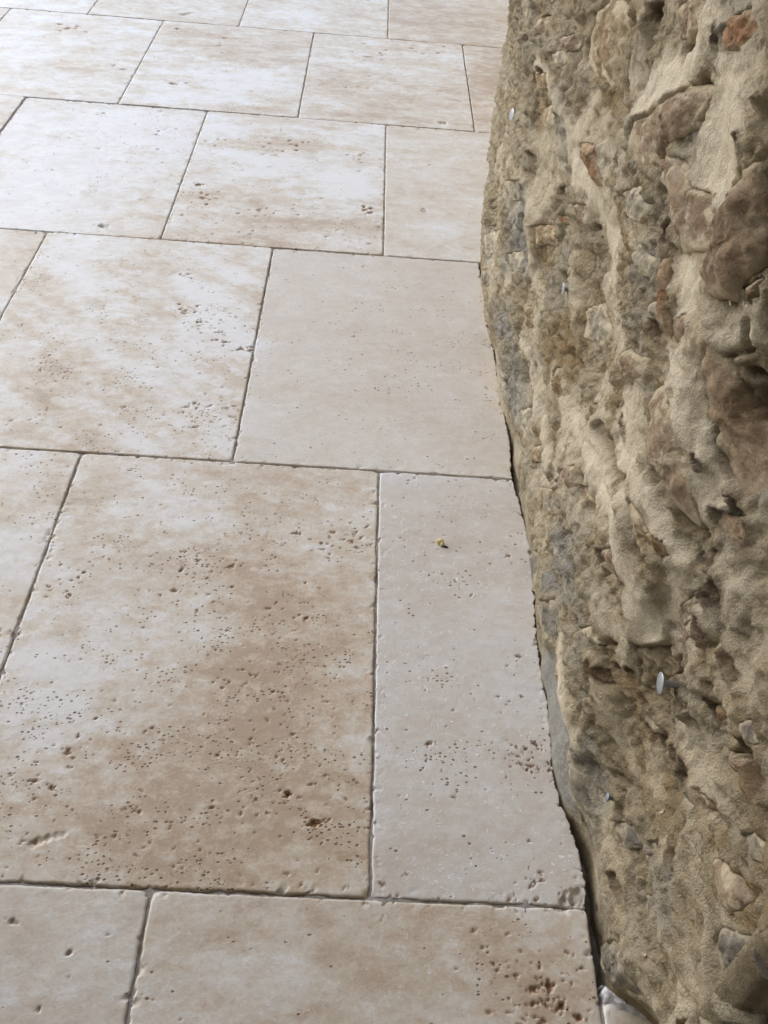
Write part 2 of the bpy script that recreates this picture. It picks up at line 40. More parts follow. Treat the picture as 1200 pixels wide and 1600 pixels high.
TINT = [(-0.5611,2.0212,0.1688,0.8),(-0.6082,1.7469,0.1043,0.6),(-0.4491,2.1447,0.0816,0.3),(-0.5697,1.8362,0.0721,-0.2),(-0.0851,1.9336,0.0656,0.8),(-0.182,1.9875,0.0462,0.5),(-0.0055,1.9173,0.0394,0.5),(-0.2464,1.9667,0.0521,0.6),(-0.308,2.1368,0.0827,0.5),(-0.0068,1.9623,0.0534,0.6),(-0.2018,2.0547,0.0813,-0.3),(-0.1497,1.7672,0.1106,-0.5),(-0.2685,1.83,0.0618,-0.1),(-0.3467,2.4381,0.0908,0.8),(-0.4811,2.3266,0.0865,0.8),(-0.2447,2.504,0.0623,0.7),(-0.2946,2.6787,0.1146,-0.6),(-0.4691,2.7367,0.0979,-0.5),(-0.4034,2.4046,0.0266,-0.8),(-0.833,2.5981,0.1058,0.4),(-0.7959,2.7066,0.0625,-0.4),(-0.667,2.4977,0.0895,-0.2),(-0.0279,2.6927,0.1525,0.1),(0.0734,2.3619,0.1237,-0.3),(0.2109,2.7485,0.0525,0.3),(0.32,2.5837,0.0675,-0.6),(0.1479,3.0578,0.1714,-0.5),(-0.2387,3.0151,0.1265,0.2),(-0.8785,2.9018,0.1314,0.3),(0.1288,2.0491,0.0839,0.2),(0.1599,1.7367,0.0625,0.5),(0.0991,1.8341,0.0774,-0.1),(-0.5044,1.5649,0.0542,0.8),(-0.4209,1.4881,0.0423,0.5),(-0.3957,1.3697,0.0706,0.6),(-0.3761,1.5381,0.0435,-0.6),(-0.3336,1.3971,0.0513,-0.6),(-0.2201,1.4118,0.0418,1.2),(-0.2683,1.4877,0.0322,0.9),(-0.1728,1.3224,0.0303,1.0),(-0.2141,1.5839,0.0451,0.5),(-0.2527,1.3127,0.0498,0.3),(-0.2815,1.1894,0.0562,0.5),(-0.4452,1.2202,0.0372,-0.6),(-0.1796,1.1377,0.0461,0.6),(-0.3837,1.1012,0.0798,-0.2),(-0.5781,1.5094,0.0419,-0.3),(0.0205,1.3836,0.1715,-0.1),(0.0173,1.1279,0.1132,0.15),(0.1668,1.5919,0.0708,-0.2),(-0.4077,0.9875,0.0498,0.3),(-0.3962,0.8552,0.0461,0.5),(-0.1574,0.8415,0.0946,-0.2),(-0.0314,0.7376,0.0749,-0.6),(-0.2565,0.7505,0.0661,0.2),(-0.2928,0.6299,0.0539,0.5),(-0.338,0.943,0.0489,-0.3),(-0.0788,0.9414,0.0673,-0.3),(-0.0922,0.6175,0.0617,-0.5),(-0.1888,0.4849,0.0738,-0.5),(-0.3044,0.5964,0.0394,0.5),(-0.1947,0.9311,0.0494,0.4),(-0.0356,0.5136,0.0641,-0.5),(-0.2828,0.5147,0.0372,0.3),(-0.2167,0.6605,0.0416,-0.2),(0.1456,0.7404,0.092,0.1),(0.1399,0.8883,0.0837,-0.3),(0.1541,0.6849,0.0665,0.3),(0.1376,0.4945,0.0776,0.1),(0.0922,0.4458,0.0494,-0.4),(0.2177,0.5875,0.0209,-0.5),(-0.2185,0.3551,0.0496,-0.0),(-0.0083,0.3922,0.0526,-0.3),(0.0855,0.3903,0.0472,-0.2),(-0.0383,0.3404,0.0502,0.3),(0.2209,0.3842,0.0358,0.5),(0.2043,0.3414,0.0345,-0.8),(0.0402,0.3326,0.0504,-0.2)]

# ------------------------------------------------------------------ noise
def _h(ix, iy, s):
    n = (ix.astype(np.int64)*374761393 + iy.astype(np.int64)*668265263 + s*974711) & 0x7fffffff
    n = ((n ^ (n >> 13))*1274126177) & 0x7fffffff
    n = ((n ^ (n >> 15))*2246822519) & 0x7fffffff
    return (n ^ (n >> 16)) & 0xffffff
def hrand(ix, iy, s): return _h(ix, iy, s)/float(0xffffff)
def perlin(x, y, s=0):
    x0 = np.floor(x); y0 = np.floor(y); fx = x-x0; fy = y-y0
    u = fx*fx*fx*(fx*(fx*6-15)+10); v = fy*fy*fy*(fy*(fy*6-15)+10)
    def g(ix, iy, dx, dy):
        a = hrand(ix, iy, s)*6.2831853
        return np.cos(a)*dx + np.sin(a)*dy
    a = g(x0, y0, fx, fy); b = g(x0+1, y0, fx-1, fy); c = g(x0, y0+1, fx, fy-1); d = g(x0+1, y0+1, fx-1, fy-1)
    return ((a*(1-u)+b*u)*(1-v) + (c*(1-u)+d*u)*v)*1.5
def fbm(x, y, o=4, s=0, gain=.5):
    t = 0; a = 1.; n = 0
    for i in range(o):
        t = t + a*perlin(x, y, s+i*17); n += a; a *= gain; x = x*2.03+3.1; y = y*2.03+7.7
    return t/n*1.4
def ridged(x, y, o=4, s=0):
    t = 0; a = 1.; n = 0
    for i in range(o):
        t = t + a*(1-2*np.abs(perlin(x, y, s+i*13))); n += a; a *= .5; x = x*2.07+1.3; y = y*2.07+5.9
    return t/n
def ss(x, a, b):
    t = np.clip((x-a)/(b-a), 0, 1); return t*t*(3-2*t)
def worley(x, y, s=0):
    ix = np.floor(x); iy = np.floor(y); f1 = np.full(x.shape, 9.); f2 = np.full(x.shape, 9.); cid = np.zeros(x.shape)
    for dx in (-1, 0, 1):
        for dy in (-1, 0, 1):
            cx = ix+dx; cy = iy+dy
            px = cx+.15+.7*hrand(cx, cy, s); py = cy+.15+.7*hrand(cx, cy, s+5)
            d = np.hypot(x-px, y-py); nearer = d < f1
            f2 = np.where(nearer, f1, np.minimum(f2, d)); cid = np.where(nearer, hrand(cx, cy, s+9), cid); f1 = np.where(nearer, d, f1)
    return f1, f2, cid

# ------------------------------------------------------------------ helpers
def link(o, parent=None):
    scene.collection.objects.link(o)
    if parent is not None: o.parent = parent
    return o
def mesh_raw(name, co, quads, mat, attrs=None, smooth=True, tris=None):
    me = bpy.data.meshes.new(name)
    co = np.asarray(co, np.float32).reshape(-1, 3)
    faces = [np.asarray(quads, np.int32).reshape(-1, 4)] if quads is not None else []
    nt = 0 if tris is None else len(tris)
    nq = 0 if quads is None else len(faces[0])
    idx = np.concatenate(([faces[0].ravel()] if nq else [])+([np.asarray(tris, np.int32).ravel()] if nt else []))
    start = np.concatenate((np.arange(nq)*4, nq*4+np.arange(nt)*3)).astype(np.int32)
    me.vertices.add(len(co)); me.vertices.foreach_set('co', co.ravel())
    me.loops.add(len(idx)); me.loops.foreach_set('vertex_index', idx)
    me.polygons.add(nq+nt); me.polygons.foreach_set('loop_start', start)
    me.polygons.foreach_set('use_smooth', np.full(nq+nt, smooth, bool))
    me.update(calc_edges=True); me.validate()
    for k, v in (attrs or {}).items():
        a = me.attributes.new(k, 'FLOAT', 'POINT'); a.data.foreach_set('value', np.ascontiguousarray(v, np.float32).ravel())
    me.materials.append(mat)
    return me
def grid_quads(n, m):          # n rows, m columns
    i = np.arange(n*m).reshape(n, m)
    return np.stack((i[:-1, :-1], i[:-1, 1:], i[1:, 1:], i[1:, :-1]), -1).reshape(-1, 4)
def spacing(lo, hi, fn):
    out = [lo]
    while out[-1] < hi: out.append(out[-1]+fn(out[-1]))
    out = np.array(out); return lo+(out-lo)*(hi-lo)/(out[-1]-lo)

# ------------------------------------------------------------------ material helpers
class NT:
    def __init__(s, name):
        s.m = bpy.data.materials.new(name); s.m.use_nodes = True; s.t = s.m.node_tree; s.t.nodes.clear()
        s.out = s.t.nodes.new('ShaderNodeOutputMaterial'); s.b = s.t.nodes.new('ShaderNodeBsdfPrincipled')
        s.t.links.new(s.b.outputs[0], s.out.inputs[0])
    def n(s, typ, **kw):
        nd = s.t.nodes.new(typ)
        for k, v in kw.items(): setattr(nd, k, v)
        return nd
    def put(s, sock, v):
        if isinstance(v, bpy.types.NodeSocket): s.t.links.new(v, sock)
        elif v is not None: sock.default_value = v
    def attr(s, name): return s.n('ShaderNodeAttribute', attribute_name=name).outputs['Fac']
    def math(s, op, a, b=None, c=None, clamp=False):
        nd = s.n('ShaderNodeMath', operation=op, use_clamp=clamp); s.put(nd.inputs[0], a); s.put(nd.inputs[1], b)
        if c is not None: s.put(nd.inputs[2], c)
        return nd.outputs[0]
    def mapr(s, v, a, b, c=0., d=1., smooth=True):
        nd = s.n('ShaderNodeMapRange', interpolation_type='SMOOTHSTEP' if smooth else 'LINEAR')
        s.put(nd.inputs[0], v)
        for i, q in enumerate((a, b, c, d)): s.put(nd.inputs[i+1], q)
        return nd.outputs[0]
    def mix(s, f, a, b, mode='MIX'):
        nd = s.n('ShaderNodeMix', data_type='RGBA', blend_type=mode); s.put(nd.inputs[0], f)
        s.put(nd.inputs[6], a if isinstance(a, bpy.types.NodeSocket) else (*a, 1)); s.put(nd.inputs[7], b if isinstance(b, bpy.types.NodeSocket) else (*b, 1))
        return nd.outputs[2]
    def coord(s, scale=(1, 1, 1), seed=None):
        tc = s.n('ShaderNodeTexCoord'); v = tc.outputs['Object']
        if seed is not None:
            ad = s.n('ShaderNodeVectorMath', operation='ADD'); s.put(ad.inputs[0], v)
            cb = s.n('ShaderNodeCombineXYZ'); s.put(cb.inputs[0], seed); s.put(cb.inputs[1], seed); s.put(cb.inputs[2], seed)
            s.put(ad.inputs[1], cb.outputs[0]); v = ad.outputs[0]
        mu = s.n('ShaderNodeVectorMath', operation='MULTIPLY'); s.put(mu.inputs[0], v); mu.inputs[1].default_value = scale
        return mu.outputs[0]
    def noise(s, co, scale, detail=5., rough=.55, dist=0.):
        nd = s.n('ShaderNodeTexNoise'); s.put(nd.inputs['Vector'], co); nd.inputs['Scale'].default_value = scale
        nd.inputs['Detail'].default_value = detail; nd.inputs['Roughness'].default_value = rough; nd.inputs['Distortion'].default_value = dist
        return nd.outputs['Fac']
    def bump(s, h, strength=1., dist=.001, normal=None):
        nd = s.n('ShaderNodeBump'); s.put(nd.inputs['Height'], h); nd.inputs['Strength'].default_value = strength; nd.inputs['Distance'].default_value = dist
        if normal is not None: s.put(nd.inputs['Normal'], normal)
        return nd.outputs[0]

def tile_material():
    k = NT('travertine'); seed = k.attr('seed')
    co = k.coord((1, 1, 1), seed); cs = k.coord((.78, 1.12, 1), seed)
    tint = k.attr('tint'); mot = k.attr('mot'); pit = k.attr('pit'); spk = k.attr('spk'); flk = k.attr('flk'); warm = k.attr('warm')
    n1 = k.noise(cs, 16, 7, .62, .4); n2 = k.noise(cs, 60, 6, .65, .3); n3 = k.noise(co, 260, 4, .6)
    t = k.math('MULTIPLY_ADD', tint, .34, .49)
    t = k.math('ADD', t, k.math('MULTIPLY', k.math('MULTIPLY', k.math('SUBTRACT', n1, .5), 1.0), mot))
    t = k.math('ADD', t, k.math('MULTIPLY', k.math('MULTIPLY', k.math('SUBTRACT', n2, .5), .95), mot))
    t = k.math('ADD', t, k.math('MULTIPLY', k.math('SUBTRACT', n3, .5), .62), clamp=True)
    pt = k.math('MULTIPLY_ADD', tint, .07, k.noise(cs, 36, 10, .72, .35))
    t = k.math('ADD', t, k.math('MULTIPLY', k.math('MULTIPLY', k.mapr(pt, .52, .575), .17), mot))
    pb = k.math('MULTIPLY_ADD', tint, -.06, k.noise(k.coord((.75, 1.15, 1.7), seed), 30, 10, .72, .35))
    t = k.math('SUBTRACT', t, k.math('MULTIPLY', k.math('MULTIPLY', k.mapr(pb, .53, .60), .15), mot), clamp=True)
    vn = k.math('ABSOLUTE', k.math('SUBTRACT', k.noise(k.coord((.6, 1.2, .7), seed), 17, 9, .66, 1.6), .5))
    vm = k.math('MULTIPLY', k.mapr(vn, .016, .0), k.mapr(k.noise(co, 9, 3), .45, .62))
    t = k.math('ADD', t, k.math('MULTIPLY', k.math('MULTIPLY', vm, .22), mot), clamp=True)
    rp = k.n('ShaderNodeValToRGB'); k.put(rp.inputs[0], t); e = rp.color_ramp.elements
    e[0].position = 0.0; e[0].color = (.47, .35, .235, 1); e[1].position = 1.0; e[1].color = (.765, .735, .695, 1)
    for p, c in ((.28, (.58, .475, .35, 1)), (.48, (.64, .563, .455, 1)), (.64, (.69, .635, .55, 1)), (.80, (.735, .70, .65, 1))):
        q = e.new(p); q.color = c
    col = rp.outputs[0]
    col = k.mix(warm, col, (.625, .61, .60))                       # paler greyer slabs
    # fine pores
    vo = k.n('ShaderNodeTexVoronoi', feature='F1'); k.put(vo.inputs['Vector'], k.coord((.8, 1.1, 1), seed)); vo.inputs['Scale'].default_value = 240; vo.inputs['Randomness'].default_value = 1
    sp = k.n('ShaderNodeSeparateColor'); k.put(sp.inputs[0], vo.outputs['Color'])
    keep = k.math('LESS_THAN', sp.outputs[0], k.math('MULTIPLY', spk, k.mapr(k.noise(cs, 22, 4, .6), .45, .72, 0., 1.)))
    rad = k.math('MULTIPLY_ADD', sp.outputs[1], .26, .14)
    dot = k.math('MULTIPLY', keep, k.mapr(k.math('DIVIDE', vo.outputs['Distance'], rad), .7, 1.15, 1., 0.))
    col = k.mix(k.math('MULTIPLY', dot, .85), col, (.16, .095, .05))
    # chalky flecks
    fl = k.noise(k.coord((1, .8, 1), seed), 210, 3, .5, 1.2)
    flm = k.math('MULTIPLY', k.mapr(fl, .62, .67), flk)
    flm = k.math('MULTIPLY', flm, k.mapr(k.noise(co, 14, 3, .6), .42, .6))
    col = k.mix(flm, col, (.83, .83, .83))
    stain = k.mix(k.noise(co, 150, 3), (.40, .21, .09), (.16, .072, .03))
    col = k.mix(pit, col, stain)
    k.put(k.b.inputs['Base Color'], col)
    k.put(k.b.inputs['Roughness'], k.math('ADD', k.mapr(k.noise(co, 30, 5, .6), .3, .7, .36, .50), k.math('MULTIPLY', pit, .4)))
    hgt = k.math('SUBTRACT', k.math('MULTIPLY', k.noise(co, 420, 4, .6), .35), k.math('MULTIPLY', dot, 1.6))
    hgt = k.math('ADD', hgt, k.math('MULTIPLY', flm, .5))
    hgt = k.math('ADD', hgt, k.math('MULTIPLY', n2, .35))
    k.put(k.b.inputs['Normal'], k.bump(hgt, .55, .0012))
    return k.m

def grout_material():
    k = NT('grout'); co = k.coord()
    n = k.noise(co, 120, 6, .65)
    k.put(k.b.inputs['Base Color'], k.mix(k.mapr(n, .3, .7), (.30, .275, .25), (.47, .44, .405)))
    k.b.inputs['Roughness'].default_value = .95
    k.put(k.b.inputs['Normal'], k.bump(k.noise(co, 500, 5, .7), .9, .0015))
    return k.m

def mortar_material():
    k = NT('mortar'); co = k.coord(); cs = k.coord((1, .6, 1.2))
    pale = k.attr('pale'); stain = k.attr('stain'); grey = k.attr('grey'); ochre = k.attr('ochre'); cem = k.attr('cement'); cell = k.attr('cell')
    n1 = k.noise(cs, 14, 7, .6, .5); n2 = k.noise(cs, 50, 7, .65, .4); n3 = k.noise(co, 260, 5, .7)
    base = k.mix(k.mapr(k.math('ADD', n1, k.math('MULTIPLY', k.math('SUBTRACT', n2, .5), .6)), .30, .72), (.44, .345, .21), (.63, .53, .36))
    base = k.mix(k.math('MULTIPLY', k.mapr(cell, .0, 1.), k.mapr(n2, .4, .62)), base, (.535, .465, .35))
    base = k.mix(k.math('MULTIPLY', ochre, k.mapr(n2, .36, .6)), base, (.40, .275, .13))
    base = k.mix(k.math('MULTIPLY', grey, k.mapr(n1, .3, .62)), base, (.40, .37, .315))
    base = k.mix(k.math('MULTIPLY', pale, k.mapr(k.math('ADD', n2, k.math('MULTIPLY', pale, .25)), .40, .66)), base, (.69, .605, .455))
    # rusty and dark crumbs
    c1 = k.math('MULTIPLY', k.mapr(k.noise(cs, 34, 6, .7, .6), .60, .72), k.math('SUBTRACT', 1., k.math('MULTIPLY', pale, .85)))
    base = k.mix(k.math('MULTIPLY', c1, .6), base, (.26, .165, .085))
    c2 = k.math('MULTIPLY', k.mapr(k.noise(k.coord((1.3, .7, 1)), 42, 6, .7, .6), .62, .72), k.math('SUBTRACT', 1., pale))
    base = k.mix(k.math('MULTIPLY', c2, .45), base, (.17, .135, .105))
    base = k.mix(k.math('MULTIPLY', stain, k.mapr(n2, .25, .55)), base, (.15, .085, .045))  # stain brown; also carries the ridge shading painted in a groove
    base = k.mix(cem, base, k.mix(k.mapr(n2, .35, .65), (.30, .29, .26), (.36, .345, .31)))
    base = k.mix(k.math('MULTIPLY', k.mapr(n3, .56, .70), .5), base, (.64, .57, .44))
    base = k.mix(k.math('MULTIPLY', k.mapr(n3, .42, .28), .5), base, (.13, .09, .055))
    sand = k.noise(co, 850, 3, .7)
    base = k.mix(1., base, k.mix(k.mapr(sand, .3, .7), (.80, .80, .80), (1.16, 1.15, 1.13)), 'MULTIPLY')
    k.put(k.b.inputs['Base Color'], base); k.b.inputs['Roughness'].default_value = .93
    k.b.inputs['Specular IOR Level'].default_value = .25
    rough = k.math('SUBTRACT', 1., k.math('MULTIPLY', k.math('MAXIMUM', pale, cem), .72))
    h = k.math('ADD', k.math('MULTIPLY', k.math('ADD', k.noise(co, 110, 8, .72, .3), k.math('MULTIPLY', k.noise(co, 380, 5, .75), .55)), rough), k.math('MULTIPLY', k.noise(co, 600, 3, .7), .16))
    vb = k.n('ShaderNodeTexVoronoi', feature='F1'); k.put(vb.inputs['Vector'], k.coord((1, .8, 1))); vb.inputs['Scale'].default_value = 150
    h = k.math('SUBTRACT', h, k.math('MULTIPLY', k.math('MULTIPLY', vb.outputs['Distance'], k.mapr(k.noise(co, 24, 4), .45, .62)), k.math('MULTIPLY', rough, .55)))
    k.put(k.b.inputs['Normal'], k.bump(h, 1., .0085))
    return k.m

def stone_material(name, c1, c2, c3, dust=.5, stripe=0.):
    k = NT(name); co = k.coord((1, .75, 1.1)); seed = k.attr('seed')
    n1 = k.noise(co, 30, 7, .62, .6); n2 = k.noise(co, 95, 7, .68, .4); n3 = k.noise(k.coord((1, .35, 2.2)), 60, 5, .6, .5)
    col = k.mix(k.mapr(n1, .34, .66), c1, c2)
    col = k.mix(k.math('MULTIPLY', k.mapr(n3, .48, .68), .7), col, c3)
    col = k.mix(k.math('MULTIPLY', k.mapr(n2, .45, .28), .6), col, (.07, .055, .045))
    d = k.math('MULTIPLY', k.mapr(k.math('ADD', k.noise(co, 46, 7, .68, .3), k.math('MULTIPLY', k.attr('rim'), .22)), .50, .66), dust)
    col = k.mix(d, col, (.59, .50, .345))
    k.put(k.b.inputs['Base Color'], col); k.b.inputs['Roughness'].default_value = .88; k.b.inputs['Specular IOR Level'].default_value = .3
    h = k.math('ADD', k.noise(co, 130, 8, .7, .3), k.math('MULTIPLY', n3, .5))
    if stripe:
        wv = k.n('ShaderNodeTexWave', wave_type='BANDS', bands_direction='DIAGONAL'); k.put(wv.inputs['Vector'], co); wv.inputs['Scale'].default_value = 60; wv.inputs['Distortion'].default_value = 6
        h = k.math('ADD', h, k.math('MULTIPLY', wv.outputs['Fac'], stripe))
    k.put(k.b.inputs['Normal'], k.bump(h, .9, .0045))
    return k.m

def plain_material(name, col, rough=.8, metal=0., bump=0., scale=400, col2=None):
    k = NT(name); co = k.coord(); n = k.noise(co, scale, 5, .65)
    k.put(k.b.inputs['Base Color'], k.mix(k.mapr(n, .3, .7), col, col2 or tuple(c*.75 for c in col)))
    k.put(k.b.inputs['Roughness'], k.mapr(n, .3, .7, rough*.85, min(1, rough*1.15))); k.b.inputs['Metallic'].default_value = metal
    if bump: k.put(k.b.inputs['Normal'], k.bump(n, .7, bump))
    return k.m

M_TILE = tile_material(); M_GROUT = grout_material(); M_MORTAR = mortar_material()
M_STONE = {
    'umber': stone_material('umber_stone', (.26, .18, .115), (.37, .27, .18), (.38, .275, .165), .45),
    'brown': stone_material('brown_stone', (.24, .16, .095), (.36, .265, .175), (.37, .31, .235), .85),
    'rust': stone_material('rust_stone', (.33, .165, .075), (.25, .145, .075), (.36, .25, .13), .45),
    'ochre': stone_material('ochre_stone', (.30, .20, .10), (.38, .28, .165), (.24, .17, .11), .9),
    'olive': stone_material('olive_stone', (.19, .145, .08), (.255, .20, .12), (.16, .12, .07), .3, .3),
    'slate': stone_material('slate_stone', (.17, .15, .12), (.26, .23, .18), (.165, .13, .095), .6),
    'grey': stone_material('grey_stone', (.315, .275, .21), (.39, .34, .255), (.36, .30, .205), .95),
}
M_GROUND = plain_material('packed_earth', (.20, .165, .12), .95, 0, .01, 20)
M_ZINC = plain_material('galvanised_steel', (.46, .49, .52), .38, .6, 0, 900, (.36, .385, .41))
M_ZINCDULL = plain_material('dull_zinc', (.33, .38, .44), .55, .6, 0, 900)
M_RUST = plain_material('rusty_steel', (.10, .055, .035), .8, .3, 0, 600)
M_CRUMB = plain_material('yellow_foam', (.82, .64, .26), .9, 0, .001, 900, (.88, .76, .42))
M_CRUMBSHADE = plain_material('crumb_shadow_dark', (.05, .035, .025), .9)  # near-black for the shadow painted beside the crumb
M_CHIP = plain_material('wood_chip', (.52, .42, .28), .85, 0, 0, 500, (.60, .52, .40))
M_WHITE = plain_material('white_plaster', (.74, .75, .76), .7, 0, .002, 160, (.60, .60, .60))

# ------------------------------------------------------------------ ground
gme = mesh_raw('ground', [(-60, -60, -.06), (60, -60, -.06), (60, 60, -.06), (-60, 60, -.06)], [(0, 1, 2, 3)], M_GROUND, smooth=False)
g = link(bpy.data.objects.new('ground', gme)); g['kind'] = 'structure'; g['label'] = 'packed earth under and beyond the paving'

# ------------------------------------------------------------------ walls and ceiling added out of view to shade the near end
M_SHADE_SLAB = plain_material('shade_slab_render', (.20, .185, .165), .92, 0, .004, 60, (.24, .225, .20))  # dark render for the added light-blocking slabs
def slab(name, lo, hi, mat):
    x0, y0, z0 = lo; x1, y1, z1 = hi
    co = [(x, y, z) for z in (z0, z1) for y in (y0, y1) for x in (x0, x1)]
    o = link(bpy.data.objects.new(name, mesh_raw(name, co, [(0, 2, 3, 1), (4, 5, 7, 6), (0, 1, 5, 4), (2, 6, 7, 3), (0, 4, 6, 2), (1, 3, 7, 5)], mat, smooth=False)))
    o['kind'] = 'structure'; return o
slab('shade_wall_back', (-4.0, -2.3, -.05), (3.0, -2.0, 2.6), M_SHADE_SLAB)['label'] = 'added unseen wall behind the viewer that blocks light'
slab('shade_wall_left', (-2.9, -1.998, -.05), (-2.6, .75, 2.6), M_SHADE_SLAB)['label'] = 'added unseen side wall left of the viewer that blocks light'
slab('shade_wall_right', (1.4, -1.998, -.05), (1.7, .6, 2.6), M_SHADE_SLAB)['label'] = 'added unseen side wall right of the viewer that blocks light'
slab('shade_ceiling', (-4.0, -2.3, 2.602), (3.0, 1.6, 2.75), M_SHADE_SLAB)['label'] = 'added unseen ceiling that shades the near end of the floor'

# ------------------------------------------------------------------ floor bed (grout) and tiles
ROWS = [-.80, -.19, .4225, 1.0368, 1.6477, 2.2611, 2.862, 3.473, 4.084, 4.695, 5.306]
PW, OFFA, OFFB = .4100, .0485, -.1550
EY = np.array([e[0] for e in EDGE]); EX = np.array([e[1] for e in EDGE])
WY = np.array([e[0] for e in WBASE]); WX = np.array([e[1] for e in WBASE])
def edge_x(y): return np.interp(y, EY, EX)
def wall_x(y): return np.interp(y, WY, WX) + .0022*fbm(np.asarray(y)*26, np.asarray(y)*0+.5, 4, 71)*1.5

bx = np.concatenate((spacing(-2.4, -1.25, lambda t: .06), spacing(-1.24, .5, lambda t: .009), spacing(.52, 1.0, lambda t: .06)))
by = np.concatenate((spacing(-.9, .2, lambda t: .06), spacing(.21, 1.7, lambda t: .009), spacing(1.71, 3.4, lambda t: .016), spacing(3.46, 5.4, lambda t: .06)))
BX, BY = np.meshgrid(bx, by)
BZ = -.0026 + .0022*fbm(BX*30, BY*30, 3, 4) + .0016*fbm(BX*140, BY*140, 2, 8) - .006*ss(fbm(BX*22, BY*22, 3, 77), .38, .62)
def joint_dist(X, Y):
    best = np.full(X.shape, 9.)
    for r in range(len(ROWS)-1):
        off = OFFA if r % 2 == 0 else OFFB
        inrow = (Y >= ROWS[r]) & (Y < ROWS[r+1])
        dx = np.abs((X-off+PW/2) % PW - PW/2); dy = np.minimum(np.abs(Y-ROWS[r]), np.abs(Y-ROWS[r+1]))
        best = np.where(inrow, np.minimum(dx, dy), best)
    return best
BZ = BZ - .010*ss(joint_dist(BX, BY), .010, .019)
near_wall = ss(BX-np.interp(BY, np.r_[.35, EY], np.r_[.256, EX]), -.028, -.012)*ss(BY, .33, .36)
BZ = BZ*(1-near_wall) - .035*near_wall
fme = mesh_raw('floor', np.stack((BX, BY, BZ), -1), grid_quads(*BX.shape), M_GROUT)
floor = link(bpy.data.objects.new('floor', fme)); floor['kind'] = 'structure'; floor['label'] = 'sandy grey grout bed under the travertine tiles'

